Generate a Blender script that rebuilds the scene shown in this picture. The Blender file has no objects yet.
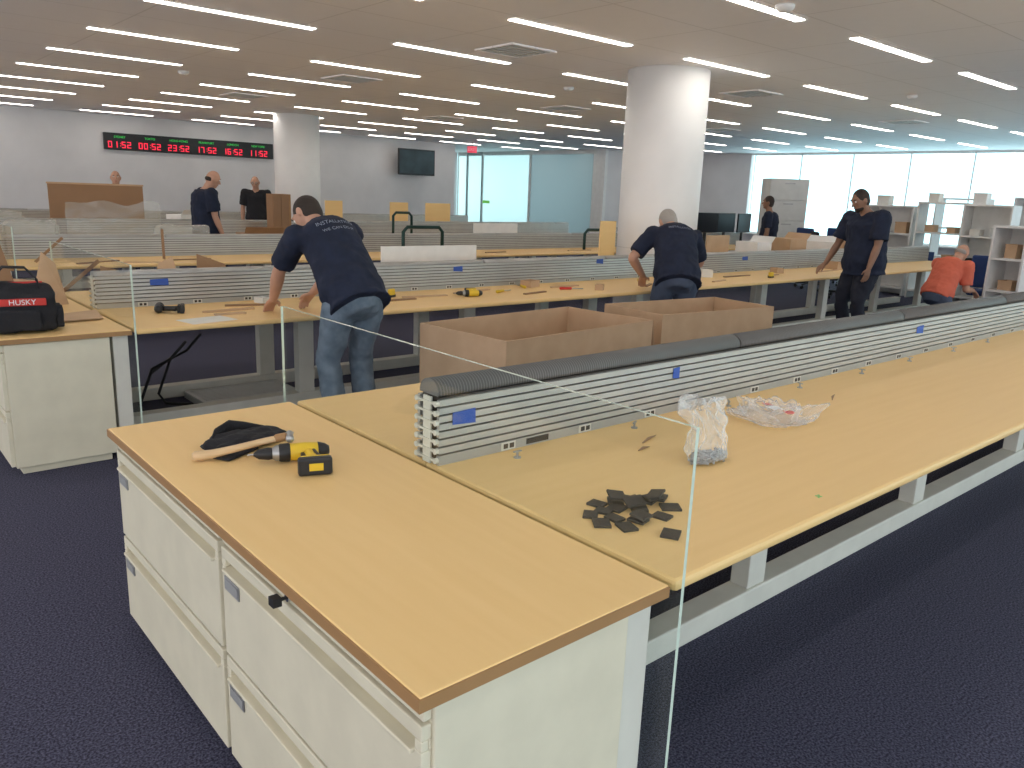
import bpy, bmesh, math, random
from mathutils import Vector, Matrix
from mathutils import noise as mnoise
R=random.Random(7)
S=bpy.context.scene
col=S.collection
V=Vector
# ---------------------------------------------------------------- materials
def mat(name,c,rough=.5,metal=0.0,c2=None,scale=8.0,stretch=(1,1,1),bump=0.0,emit=None,es=0.0,detail=4,ramp=(.35,.65),coat=0.0,spec=.4):
    m=bpy.data.materials.new(name); m.use_nodes=True
    nt=m.node_tree; b=nt.nodes['Principled BSDF']
    b.inputs['Roughness'].default_value=rough; b.inputs['Metallic'].default_value=metal
    b.inputs['Specular IOR Level'].default_value=spec
    b.inputs['Coat Weight'].default_value=coat
    if c2 is None: c2=tuple(x*.93 for x in c)
    tc=nt.nodes.new('ShaderNodeTexCoord'); mp=nt.nodes.new('ShaderNodeMapping')
    mp.inputs['Scale'].default_value=stretch
    n=nt.nodes.new('ShaderNodeTexNoise'); n.inputs['Scale'].default_value=scale; n.inputs['Detail'].default_value=detail
    r=nt.nodes.new('ShaderNodeValToRGB')
    r.color_ramp.elements[0].position=ramp[0]; r.color_ramp.elements[1].position=ramp[1]
    r.color_ramp.elements[0].color=(*c2,1); r.color_ramp.elements[1].color=(*c,1)
    nt.links.new(tc.outputs['Object'],mp.inputs['Vector']); nt.links.new(mp.outputs['Vector'],n.inputs['Vector'])
    nt.links.new(n.outputs['Fac'],r.inputs['Fac']); nt.links.new(r.outputs['Color'],b.inputs['Base Color'])
    if bump:
        bp=nt.nodes.new('ShaderNodeBump'); bp.inputs['Strength'].default_value=bump; bp.inputs['Distance'].default_value=.01
        nt.links.new(n.outputs['Fac'],bp.inputs['Height']); nt.links.new(bp.outputs['Normal'],b.inputs['Normal'])
    if emit:
        b.inputs['Emission Color'].default_value=(*emit,1); b.inputs['Emission Strength'].default_value=es
    return m
def lines_mat(name,c,cl,axis,scale,width,rough=.6,metal=0,second=None,c2=None):
    """base colour with thin darker lines repeated along object axes"""
    m=mat(name,c,rough,metal,c2=c2); nt=m.node_tree; b=nt.nodes['Principled BSDF']
    src=b.inputs['Base Color'].links[0].from_socket
    tc=[n for n in nt.nodes if n.type=='TEX_COORD'][0]
    sep=nt.nodes.new('ShaderNodeSeparateXYZ'); nt.links.new(tc.outputs['Object'],sep.inputs[0])
    def lin(ax,sc,w):
        a=nt.nodes.new('ShaderNodeMath'); a.operation='MULTIPLY'; a.inputs[1].default_value=sc; nt.links.new(sep.outputs[ax],a.inputs[0])
        f=nt.nodes.new('ShaderNodeMath'); f.operation='FRACT'; nt.links.new(a.outputs[0],f.inputs[0])
        l=nt.nodes.new('ShaderNodeMath'); l.operation='LESS_THAN'; l.inputs[1].default_value=w; nt.links.new(f.outputs[0],l.inputs[0]); return l.outputs[0]
    o=lin(axis,scale,width)
    if second:
        o2=lin(*second); mx=nt.nodes.new('ShaderNodeMath'); mx.operation='MAXIMUM'
        nt.links.new(o,mx.inputs[0]); nt.links.new(o2,mx.inputs[1]); o=mx.outputs[0]
    mix=nt.nodes.new('ShaderNodeMix'); mix.data_type='RGBA'
    nt.links.new(o,mix.inputs[0]); nt.links.new(src,mix.inputs[6]); mix.inputs[7].default_value=(*cl,1)
    nt.links.new(mix.outputs[2],b.inputs['Base Color']); return m
def glassmat(name,tint,white=0.0,wcol=(1,1,1),gl=.06,wn=0,edge=.5,w0=.05):
    m=bpy.data.materials.new(name); m.use_nodes=True; nt=m.node_tree; nt.nodes.clear()
    out=nt.nodes.new('ShaderNodeOutputMaterial'); t=nt.nodes.new('ShaderNodeBsdfTransparent'); t.inputs[0].default_value=(*tint,1)
    g=nt.nodes.new('ShaderNodeBsdfGlossy'); g.inputs['Roughness'].default_value=gl
    lw=nt.nodes.new('ShaderNodeLayerWeight'); lw.inputs[0].default_value=.5
    pw=nt.nodes.new('ShaderNodeMath'); pw.operation='POWER'; pw.inputs[1].default_value=4.0; nt.links.new(lw.outputs['Facing'],pw.inputs[0])
    ml=nt.nodes.new('ShaderNodeMath'); ml.operation='MULTIPLY_ADD'; ml.inputs[1].default_value=edge; ml.inputs[2].default_value=.025; nt.links.new(pw.outputs[0],ml.inputs[0])
    mx=nt.nodes.new('ShaderNodeMixShader'); nt.links.new(ml.outputs[0],mx.inputs[0]); nt.links.new(t.outputs[0],mx.inputs[1]); nt.links.new(g.outputs[0],mx.inputs[2])
    last=mx
    if white:
        d=nt.nodes.new('ShaderNodeBsdfTranslucent' if wn==2 else 'ShaderNodeBsdfDiffuse'); d.inputs[0].default_value=(*wcol,1)
        m2=nt.nodes.new('ShaderNodeMixShader')
        if wn==1:
            # thin film: milky where it is seen edge-on (folds), nearly clear face-on
            mm=nt.nodes.new('ShaderNodeMapRange'); mm.inputs[1].default_value=.2; mm.inputs[2].default_value=.95; mm.inputs[3].default_value=w0; mm.inputs[4].default_value=white*3
            nt.links.new(lw.outputs['Facing'],mm.inputs[0]); nt.links.new(mm.outputs[0],m2.inputs[0])
        else: m2.inputs[0].default_value=white
        nt.links.new(mx.outputs[0],m2.inputs[1]); nt.links.new(d.outputs[0],m2.inputs[2]); last=m2
    nt.links.new(last.outputs[0],out.inputs[0]); return m
M={}
M['maple']=mat('maple_veneer',(.82,.56,.25),.48,c2=(.80,.54,.235),scale=3.0,stretch=(.7,9,9),detail=6,spec=.3)
M['maple_y']=mat('maple_veneer_crosswise',(.82,.56,.25),.48,c2=(.80,.54,.235),scale=3.0,stretch=(9,.7,9),detail=6,spec=.3)
M['edge']=mat('brown_edge_band',(.36,.20,.085),.5)
M['cream']=mat('cream_painted_steel',(.70,.645,.50),.5)
M['creaml']=mat('pale_cream_steel',(.68,.66,.59),.5)
M['white']=mat('white_paint',(.80,.79,.77),.5)
M['wall']=mat('wall_paint',(.72,.70,.70),.8,scale=1.5)
M['column']=mat('column_paint',(.84,.83,.82),.5,scale=1.5)
M['carpet']=mat('navy_carpet',(.105,.105,.17),.95,c2=(.014,.014,.034),scale=140,bump=.6,ramp=(.38,.70),detail=3)
M['ceil']=lines_mat('ceiling_metal_panels',(.93,.91,.91),(.74,.72,.71),0,.83,.010,.6,.0,second=(1,1.111,.014),c2=(.92,.90,.90))
M['slat']=mat('silver_slat',(.52,.515,.50),.38,.55)
M['railg']=mat('grey_lower_rail',(.42,.415,.40),.42,.45)
M['groove']=mat('dark_groove',(.055,.042,.032),.6)
M['ventback']=mat('vent_back',(.22,.20,.18),.7)
M['mesh']=lines_mat('dark_wire_mesh',(.105,.102,.098),(.17,.165,.16),0,90,.3,.6,.2)
M['glass']=glassmat('clear_glass',(.975,.99,.98),edge=.35,gl=.03)
M['gedge']=mat('glass_edge',(.62,.72,.62),.2)
M['frost']=glassmat('frosted_cyan_glass',(.80,.88,.87),.85,(.84,.86,.84),.2,wn=2)
M['frost2']=glassmat('frosted_grey_glass',(.5,.55,.56),.85,(.50,.50,.50),.2,wn=2)
M['frost3']=glassmat('frosted_white_film',(.92,.93,.92),.28,(.74,.74,.70),.2)
M['wglass']=glassmat('window_glass',(.96,.99,1.0),edge=.2)
M['chrome']=mat('chrome',(.75,.75,.75),.2,1)
M['steel']=mat('dull_steel',(.42,.42,.42),.4,.8)
M['black']=mat('black_plastic',(.02,.02,.022),.45)
M['blackcloth']=mat('black_fabric',(.018,.018,.022),.9,bump=.5,scale=60)
M['yellow']=mat('yellow_plastic',(.74,.49,.03),.45)
M['red']=mat('red_plastic',(.6,.04,.03),.5)
M['tape']=mat('blue_tape',(.04,.10,.42),.6)
M['card']=mat('cardboard',(.56,.38,.24),.85,c2=(.50,.335,.205),scale=5)
M['cardin']=mat('cardboard_inside',(.50,.33,.20),.9,scale=5)
M['bag']=glassmat('thin_plastic',(.985,.985,.985),.13,(.92,.92,.92),.25,wn=1,edge=.22,w0=.10)
M['foam']=mat('dark_foam',(.045,.042,.038),.85,bump=.3,scale=80)
M['wood']=mat('ash_handle',(.66,.46,.26),.5,c2=(.56,.38,.20),scale=10,stretch=(1,8,8))
M['brown']=mat('brown_board',(.30,.17,.09),.6,scale=4)
M['denim']=mat('denim',(.165,.21,.265),.9,c2=(.10,.14,.185),scale=14,bump=.3)
M['denimd']=mat('dark_denim',(.07,.09,.14),.9,scale=14,bump=.3)
M['darktr']=mat('black_trousers',(.02,.022,.035),.9)
M['navy']=mat('navy_cotton',(.014,.020,.044),.9,c2=(.009,.013,.030),scale=10,bump=.2)
M['orange']=mat('orange_cotton',(.66,.15,.09),.9,scale=10,bump=.2)
M['skin']=mat('skin_light',(.52,.29,.20),.55,scale=20)
M['skind']=mat('skin_brown',(.28,.15,.095),.5,scale=20)
M['hair']=mat('dark_hair',(.03,.02,.015),.7,scale=60,bump=.5)
M['hairg']=mat('grey_hair',(.34,.31,.28),.7,scale=60,bump=.5)
M['eye']=mat('eye_white',(.8,.8,.78),.3)
M['lip']=mat('lip',(.35,.13,.10),.5)
M['print']=mat('white_print',(.8,.82,.85),.7)
M['printf']=mat('faded_print',(.42,.46,.55),.8)
M['ledred']=mat('red_led',(.5,.01,.02),.5,emit=(1,.03,.08),es=1.3)
M['ledgrn']=mat('green_led',(.02,.4,.05),.5,emit=(.08,.9,.15),es=.5)
M['lamp']=mat('light_diffuser',(.9,.9,.9),.5,emit=(1.0,.94,.86),es=11.5)
M['exit']=mat('exit_sign_glow',(.7,.05,.10),.5,emit=(1,.10,.16),es=.7)
M['screen']=mat('dark_screen',(.012,.014,.02),.3)
M['screenimg']=mat('screen_picture',(.03,.05,.06),.4,c2=(.012,.015,.02),scale=2,emit=(.1,.2,.22),es=.04)
M['green']=mat('green_sign',(.05,.5,.12),.5,emit=(.3,.8,.1),es=.4)
M['bluefab']=mat('blue_fabric',(.03,.06,.18),.9)
M['tube']=mat('dark_green_tube',(.02,.05,.045),.35,.5)
M['paper']=mat('paper',(.75,.73,.68),.8)
M['cardgrey']=mat('grey_label_card',(.30,.30,.30),.6)
M['carbide']=mat('grey_paint',(.60,.60,.58),.5)
# ---------------------------------------------------------------- mesh builder
class MB:
    def __init__(s): s.v=[]; s.f=[]; s.m=[]
    def add(s,vs,fs,m=0):
        o=len(s.v); s.v+= [V(v) for v in vs]; s.f+=[tuple(i+o for i in f) for f in fs]; s.m+=[m]*len(fs); return s
    def box(s,x0,x1,y0,y1,z0,z1,m=0,T=None):
        vs=[V((x,y,z)) for x in(x0,x1) for y in(y0,y1) for z in(z0,z1)]
        if T is not None: vs=[T@v for v in vs]
        return s.add(vs,[(0,1,3,2),(4,6,7,5),(0,4,5,1),(2,3,7,6),(0,2,6,4),(1,5,7,3)],m)
    def tube(s,pts,rads,m=0,n=12,side=None,flat=None,caps=True):
        pts=[V(p) for p in pts]
        rr=[(r,r) if not isinstance(r,tuple) else r for r in rads]
        if caps:
            d0=(pts[0]-pts[1]).normalized(); d1=(pts[-1]-pts[-2]).normalized()
            a=min(rr[0]); b=min(rr[-1])
            pts=[pts[0]+d0*a*.6]+pts+[pts[-1]+d1*b*.6]
            rr=[(rr[0][0]*.6,rr[0][1]*.6)]+rr+[(rr[-1][0]*.6,rr[-1][1]*.6)]
        base=len(s.v); N=len(pts); pu=None
        for i,p in enumerate(pts):
            t=(pts[min(i+1,N-1)]-pts[max(i-1,0)]).normalized()
            if side is not None: u=V(side)-t*V(side).dot(t)
            elif pu is not None: u=pu-t*pu.dot(t)
            else:
                h=V((0,0,1)) if abs(t.z)<.9 else V((1,0,0)); u=h.cross(t)
            if u.length<1e-5: u=t.orthogonal()
            u.normalize(); w=t.cross(u); pu=u
            for k in range(n):
                a=2*math.pi*k/n; s.v.append(p+u*math.cos(a)*rr[i][0]+w*math.sin(a)*rr[i][1])
        for i in range(N-1):
            for k in range(n):
                k2=(k+1)%n
                s.f.append((base+i*n+k,base+i*n+k2,base+(i+1)*n+k2,base+(i+1)*n+k)); s.m.append(m)
        s.f.append(tuple(base+k for k in reversed(range(n)))); s.m.append(m)
        s.f.append(tuple(base+(N-1)*n+k for k in range(n))); s.m.append(m)
        return s
    def cyl(s,a,b,r,m=0,n=16,r2=None): return s.tube([a,b],[r,r if r2 is None else r2],m,n,caps=False)
    def ell(s,c,r,m=0,Rm=None,n=14,k=9):
        vs=[];c=V(c)
        for i in range(k+1):
            ph=math.pi*i/k
            for j in range(n):
                th=2*math.pi*j/n
                p=V((r[0]*math.sin(ph)*math.cos(th),r[1]*math.sin(ph)*math.sin(th),r[2]*math.cos(ph)))
                if Rm is not None: p=Rm@p
                vs.append(c+p)
        fs=[]
        for i in range(k):
            for j in range(n):
                j2=(j+1)%n
                if i==0: fs.append((0,(i+1)*n+j,(i+1)*n+j2))
                elif i==k-1: fs.append((i*n+j,k*n,i*n+j2))
                else: fs.append((i*n+j,(i+1)*n+j,(i+1)*n+j2,i*n+j2))
        o=len(s.v); s.v+=vs; s.f+=[tuple(x+o for x in f) for f in fs]; s.m+=[m]*len(fs); return s
    def mesh(s,name,mats,smooth=False):
        me=bpy.data.meshes.new(name); me.from_pydata([tuple(v) for v in s.v],[],s.f)
        for x in mats: me.materials.append(M[x] if isinstance(x,str) else x)
        for p,mi in zip(me.polygons,s.m): p.material_index=mi; p.use_smooth=smooth
        bm=bmesh.new(); bm.from_mesh(me)
        lo=[v for v in bm.verts if not v.link_faces]
        bmesh.ops.delete(bm,geom=lo,context='VERTS')
        bmesh.ops.recalc_face_normals(bm,faces=bm.faces); bm.to_mesh(me); bm.free()
        return me
def tag(o,label=None,cat=None,group=None,kind=None):
    if label: o['label']=label
    if cat: o['category']=cat
    if group: o['group']=group
    if kind: o['kind']=kind
    return o
def obj(name,mb,mats,parent=None,loc=(0,0,0),rz=0,bev=0,smooth=False,label=None,cat=None,group=None,kind=None,rot=None):
    if isinstance(mats,str): mats=[mats]
    me=mb.mesh(name,mats,smooth) if isinstance(mb,MB) else mb
    o=bpy.data.objects.new(name,me); col.objects.link(o); o.location=loc
    o.rotation_euler=rot if rot else (0,0,rz)
    if parent: o.parent=parent
    if bev:
        b=o.modifiers.new('bevel','BEVEL'); b.width=bev; b.segments=2; b.limit_method='ANGLE'
    return tag(o,label,cat,group,kind)
def root(name,loc,rz=0,label=None,cat=None,group=None,rot=None):
    o=bpy.data.objects.new(name,None); o.empty_display_size=.1; col.objects.link(o); o.location=loc
    o.rotation_euler=rot if rot else (0,0,rz)
    return tag(o,label,cat,group)
def dup(o,loc,rz=None,label=None,parent=None):
    c=o.copy(); col.objects.link(c)
    if parent is None:
        c.location=loc
        if rz is not None: c.rotation_euler=(0,0,rz)
        if label: c['label']=label
    else: c.parent=parent
    for ch in list(o.children):
        dup(ch,None,parent=c)
    return c
B=lambda *a,**k: MB().box(*a,**k)
def textmesh(txt,size,ext=.001,align='CENTER'):
    cu=bpy.data.curves.new('lettering','FONT'); cu.body=txt; cu.size=size; cu.extrude=ext; cu.align_x=align; cu.align_y='CENTER'
    o=bpy.data.objects.new('tmp',cu); col.objects.link(o); bpy.context.view_layer.update()
    me=bpy.data.meshes.new_from_object(o.evaluated_get(bpy.context.evaluated_depsgraph_get()))
    bpy.data.objects.remove(o); return me
def quad(p,t=.004,m=0,mb=None):
    """thin sheet from four corner points"""
    p=[V(q) for q in p]; nrm=(p[1]-p[0]).cross(p[3]-p[0]).normalized()*t
    mb=mb or MB()
    return mb.add(p+[q+nrm for q in p],[(0,1,2,3),(7,6,5,4),(0,4,5,1),(1,5,6,2),(2,6,7,3),(3,7,4,0)],m)
# ---------------------------------------------------------------- camera
H=1.56
Xw=V((.7577,.1244,-.6406)).normalized(); Yw=V((-.6515,.2002,-.7318)); Yw=(Yw-Xw*Yw.dot(Xw)).normalized(); Zw=Xw.cross(Yw)
cam=bpy.data.objects.new('camera',bpy.data.cameras.new('camera')); col.objects.link(cam); S.camera=cam
m3=Matrix((Xw,Yw,Zw)); cam.matrix_world=Matrix.Translation((0,0,H))@m3.to_4x4()
cam.data.sensor_width=36; cam.data.lens=793/1024*36; cam.data.clip_start=.05; cam.data.clip_end=200
S.view_settings.view_transform='Standard'; S.view_settings.look='None'; S.view_settings.exposure=0.0
w=bpy.data.worlds.new('world'); S.world=w; w.use_nodes=True
nt=w.node_tree; bg=nt.nodes['Background']
tc=nt.nodes.new('ShaderNodeTexCoord'); sp=nt.nodes.new('ShaderNodeSeparateXYZ'); nt.links.new(tc.outputs['Generated'],sp.inputs[0])
mr=nt.nodes.new('ShaderNodeMapRange'); mr.inputs[1].default_value=.0; mr.inputs[2].default_value=.55; mr.inputs[3].default_value=0; mr.inputs[4].default_value=1
nt.links.new(sp.outputs[0],mr.inputs[0])
mx=nt.nodes.new('ShaderNodeMix'); mx.data_type='RGBA'; nt.links.new(mr.outputs[0],mx.inputs[0])
mx.inputs[6].default_value=(2.35,2.4,2.5,1); mx.inputs[7].default_value=(1.6,2.5,2.7,1)
nt.links.new(mx.outputs[2],bg.inputs[0]); bg.inputs[1].default_value=1.0
# ---------------------------------------------------------------- room
CZ=3.0; WN=20.7; WE=21.4
st=dict(kind='structure')
obj('floor',B(-5,WE+.2,-5,25,-.1,0),'carpet',**st)
obj('ceiling',B(-5,WE+.2,-5,25,CZ,CZ+.1),'ceil',**st)
obj('wall_north',B(-5,15.4,WN,WN+.15,0,CZ),'wall',**st)
obj('wall_corridor',B(15.25,15.4,WN+.15,25,0,CZ),'wall',**st)
obj('wall_end',B(15.4,18.6,24.85,25,0,CZ),'wall',**st)
obj('wall_west',B(-5.15,-5,-5,WN,0,.6),'wall',**st)
obj('wall_side',B(18.8,WE,17.6,17.75,0,CZ),'wall',**st)
obj('wall_east',B(WE,WE+.15,14.0,17.6,0,CZ),'wall',**st)
obj('wall_sill',B(WE,WE+.15,-5,14.0,0,.7),'wall',**st)
obj('wall_header',B(WE,WE+.15,-5,14.0,2.96,CZ),'white',**st)
obj('baseboard_north',B(-5,15.4,WN-.015,WN,0,.1),'black',**st)
obj('wall_partition',B(18.6,18.72,17.3,17.75,0,CZ),'white',**st)
y=17.78; i=1
for wd,mt in((3.0,'frost2'),(2.6,'frost'),(.9,'frost'),(.6,'frost')):
    r=root('window_%d'%i,(18.66,y,0)); r['kind']='structure'
    fr=MB().box(-.03,.03,0,.05,0,CZ).box(-.03,.03,wd-.05,wd,0,CZ).box(-.03,.03,.05,wd-.05,0,.1).box(-.03,.03,.05,wd-.05,CZ-.12,CZ)
    obj('frame',fr,'white' if i!=3 else 'steel',r)
    obj('pane',B(-.008,.008,.05,wd-.05,.1,CZ-.12),mt,r)
    y+=wd; i+=1
n=i
for k in range(12):
    y1=13.9-1.52*k; y0=y1-1.52
    r=root('window_%d'%n,(WE+.05,y0,.7)); r['kind']='structure'
    fr=MB().box(-.02,.02,0,.014,0,2.26).box(-.02,.02,1.506,1.52,0,2.26).box(-.02,.02,.014,1.506,0,.03).box(-.02,.02,.014,1.506,2.24,2.26)
    obj('frame',fr,'white',r); obj('pane',B(-.006,.006,.014,1.506,.03,2.24),'wglass',r); n+=1
obj('trim_1',B(WE-.25,WE,-5,14,.66,.7),'white',**st)
def column(x,y):
    mb=MB().cyl((0,0,0),(0,0,CZ),.47,n=64)
    o=obj('column',mb,'column',loc=(x,y,0),smooth=False,label='round white painted structural column reaching the ceiling',cat='column')
    for p in o.data.polygons: p.use_smooth=len(p.vertices)==4
    obj('joint_ring',MB().cyl((0,0,.995),(0,0,1.0),.472,n=64),'carbide',o)
    return o
column(7.68,6.23); column(7.95,16.3)
# ceiling fixtures
L=1.5
r0=root('ceiling_light',(0,0,CZ),label='linear ceiling light with glowing white diffuser',cat='ceiling light',group='linear ceiling lights')
obj('housing',MB().box(-.012,L+.012,-.054,-.042,-.004,0).box(-.012,L+.012,.042,.054,-.004,0).box(-.012,0,-.042,.042,-.004,0).box(L,L+.012,-.042,.042,-.004,0),'white',r0)
obj('diffuser',B(0,L,-.042,.042,-.010,0),'lamp',r0)
first=True
for j in range(-4,10):
    for i in range(-3,8):
        x=2.27+2.40*i; yy=3.72+1.80*j
        if yy>WN-.5 or x+L>WE-.5: continue
        if first: r0.location=(x,yy,CZ); first=False
        else: dup(r0,(x,yy,CZ))
d0=None
for x,y in((5.68,6.63),(5.75,10.1),(9.77,6.5),(14.2,6.4),(9.8,10.1),(14.2,10.1),(5.7,13.6),(9.8,13.6)):
    if d0 is None:
        d0=root('air_diffuser',(x,y,CZ),label='square grey ceiling air diffuser with louvres',cat='air vent',group='ceiling air diffusers')
        mb=MB().box(-.3,.3,-.3,-.27,-.015,0).box(-.3,.3,.27,.3,-.015,0).box(-.3,-.27,-.27,.27,-.015,0).box(.27,.3,-.27,.27,-.015,0)
        obj('frame',mb,'ceil',d0)
        obj('grille_back',MB().box(-.27,.27,-.27,.27,-.003,0),'ventback',d0)
        mb=MB()
        for k in range(6): mb.box(-.27,.27,-.24+k*.09,-.2+k*.09,-.012,-.003)
        obj('louvre',mb,'carbide',d0)
    else: dup(d0,(x,y,CZ))
s0=None
for x,y in((5.66,3.55),(11.0,4.9),(8.0,8.2),(4.0,11.5)):
    if s0 is None:
        s0=obj('smoke_detector',MB().tube([(0,0,0),(0,0,-.02),(0,0,-.045),(0,0,-.05)],[.07,.07,.045,.02],n=20,caps=False),'white',loc=(x,y,CZ),smooth=True,label='small round white smoke detector on the ceiling',cat='smoke detector',group='smoke detectors')
    else: dup(s0,(x,y,CZ))
# ---------------------------------------------------------------- world clock display
ck=root('world_clock_display',(5.28,WN,2.22),label='long black clock board with red times and green city names',cat='clock')
CW=4.1
obj('case',B(0,CW,-.09,-.002,0,.38),'black',ck,bev=.01)
SEG={'0':'abcdef','1':'bc','2':'abged','3':'abgcd','5':'afgcd','6':'afgedc','7':'abc'}
def digit(mb,ch,x,z,wd,h,t):
    if ch==':':
        mb.box(x+wd*.3,x+wd*.3+t,-.096,-.09,z+h*.25,z+h*.25+t).box(x+wd*.3,x+wd*.3+t,-.096,-.09,z+h*.65,z+h*.65+t); return
    g={'a':(0,wd,h-t,h),'d':(0,wd,0,t),'g':(0,wd,h/2-t/2,h/2+t/2),'b':(wd-t,wd,h/2,h),'c':(wd-t,wd,0,h/2),'f':(0,t,h/2,h),'e':(0,t,0,h/2)}
    for s_ in SEG[ch]:
        a=g[s_]; mb.box(x+a[0],x+a[1],-.096,-.09,z+a[2],z+a[3])
for k,(nm,tm) in enumerate((('SYDNEY','01:52'),('TOKYO','00:52'),('HONG KONG','23:52'),('FRANKFURT','17:52'),('LONDON','16:52'),('NEW YORK','11:52'))):
    mb=MB(); x=.08+k*.67
    for ch in tm:
        digit(mb,ch,x,.05,.082,.14,.017); x+=.060 if ch==':' else .118
    obj('time_digits',mb,'ledred',ck)
    t=obj('city_name',textmesh(nm,.068),[],ck,loc=(.10+k*.67+.24,-.092,.29),rot=(math.pi/2,0,0)); t.data.materials.append(M['ledgrn'])
tv=root('television',(13.72,WN-.03,2.37),label='black flat television on a wall bracket',cat='television')
obj('bracket',MB().box(-.1,.1,0,.028,-.15,.15).box(-.03,.03,-.3,0,-.03,.03),'black',tv)
obj('body',B(-.64,.64,-.36,-.3,-.37,.37),'black',tv,bev=.01)
obj('screen',B(-.60,.60,-.364,-.36,-.32,.33),'screenimg',tv)
ex=root('exit_sign',(14.9,19.2,CZ),label='red illuminated exit sign hanging from the ceiling',cat='exit sign',rz=-.6)
obj('stem',MB().cyl((0,0,-.12),(0,0,0),.012),'steel',ex)
obj('panel',B(-.14,.14,-.012,.012,-.30,-.12),'exit',ex)
t=obj('lettering',textmesh('EXIT',.12),[],ex,loc=(0,-.015,-.21),rot=(math.pi/2,0,0)); t.data.materials.append(M['print'])
gs=obj('floor_sign',B(-.01,.0,-.2,.2,-.05,.05),['green'],loc=(18.63,23.1,1.25),label='small green and yellow sign on the frosted glass',cat='sign')
# ---------------------------------------------------------------- desks
def worktop(name,x0,x1,y0,y1,parent,ox,oy,m='maple'):
    return obj(name,B(x0-ox,x1-ox,y0-oy,y1-oy,.71,.74),m,parent,bev=.011)
def bench(x0,x1,y0,y1,near,label):
    rt=root('bench_desk',(x0,y0 if near else y1,0),label=label,cat='desk',group='long maple bench desks')
    oy=y0 if near else y1
    worktop('worktop',x0,x1,y0,y1,rt,x0,oy)
    ly=.55 if near else -.55
    a,b=(ly,ly+.08) if near else (ly-.08,ly)
    k=1.30
    while k<x1-x0:
        obj('leg',B(k-.06,k+.06,a,b,.09,.71),'creaml',rt,bev=.004); k+=1.5
    obj('floor_rail',B(.02,x1-x0-.02,a-.01,b+.01,0,.09),'creaml',rt,bev=.006)
    return rt
PT=.0300; TOPZ=.212
def spine(x0,x1,yc,outlets,label,roll=True):
    rt=root('desk_divider',(x0,yc,.74),label=label,cat='desk divider',group='slatted desk dividers')
    Ln=x1-x0
    obj('core',B(.01,Ln,-.045,.045,0,TOPZ),'groove',rt)
    mb=MB()
    for sgn in(-1,1):
        a,b=sorted((sgn*.045,sgn*.058))
        for k in range(7): mb.box(0,Ln,a,b,.037+k*.0252,.037+k*.0252+.0190)
    obj('slats',mb,'slat',rt)
    mb=MB()
    for sgn in(-1,1):
        a,b=sorted((sgn*.045,sgn*.058)); mb.box(0,Ln,a,b,.0,.031)
    obj('lower_rail',mb,'railg',rt)
    seg=1.6; x=0
    hw,hh,zo=(.048,.042,.012) if roll else (.050,.026,.001)
    while x<Ln:
        e=min(x+seg-.012,Ln)
        mb=MB(); nn=14; vs=[];fs=[]
        for xx in(x,e):
            for k in range(nn+1):
                a=math.pi*k/nn*1.10-.05*math.pi; vs.append((xx,-hw*math.cos(a),TOPZ+zo+hh*math.sin(a)))
        for k in range(nn): fs.append((k,k+1,nn+1+k+1,nn+1+k))
        fs.append(tuple(range(nn+1))); fs.append(tuple(nn+1+k for k in range(nn+1))); fs.append((0,nn,nn+1+nn,nn+1))
        mb.add(vs,fs); o=obj('mesh_cover' if roll else 'top_cover',mb,'mesh' if roll else 'railg',rt,smooth=False)
        for p in o.data.polygons: p.use_smooth=len(p.vertices)==4
        x+=seg
    mb=MB()
    for k in range(7):
        for sgn in(-1,1):
            mb.cyl((-.012,sgn*.05,.016+k*PT),(.0,sgn*.05,.016+k*PT),.009,n=10)
            mb.box(-.010,0,min(0,sgn*.05),max(0,sgn*.05),.012+k*PT,.019+k*PT)
    mb.box(-.006,.0,-.02,.02,0,TOPZ)
    obj('end_cap',mb,'creaml',rt)
    if outlets:
        k=.28
        while k<Ln and k<outlets:
            o=obj('outlet',MB().box(k-.03,k+.03,-.0605,-.058,.003,.029),'creaml',rt)
            mi=MB().box(k-.022,k-.004,-.062,-.0605,.008,.024,0).box(k+.004,k+.022,-.062,-.0605,.008,.024,0)
            obj('socket',mi,'groove',o); k+=.36
        if outlets>50: obj('printed_label',B(.30+.06,.30+.16,-.0602,-.058,.006,.026),'black',rt,label='dark printed label strip')
    return rt
def glass(y0,y1,x=1.33):
    me=MB().box(-.005,.005,0,y1-y0,.0,1.105).mesh('glass_panel',['glass','gedge'])
    for p in me.polygons:
        if abs(p.normal.x)<.5: p.material_index=1
    return obj('glass_panel',me,[],loc=(x,y0,0),label='clear glass end screen with polished edges between cabinet and desk',cat='glass screen',group='glass end screens')
RY=[.96,4.70,8.45,12.20,15.95]
XO=[0,-.05,0,0,0]
ends=[9.0,14.0,14.2,13.0,13.0]
SY=[RY[0]+.975]+[y+.93 for y in RY[1:]]
cab0=None
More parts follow.
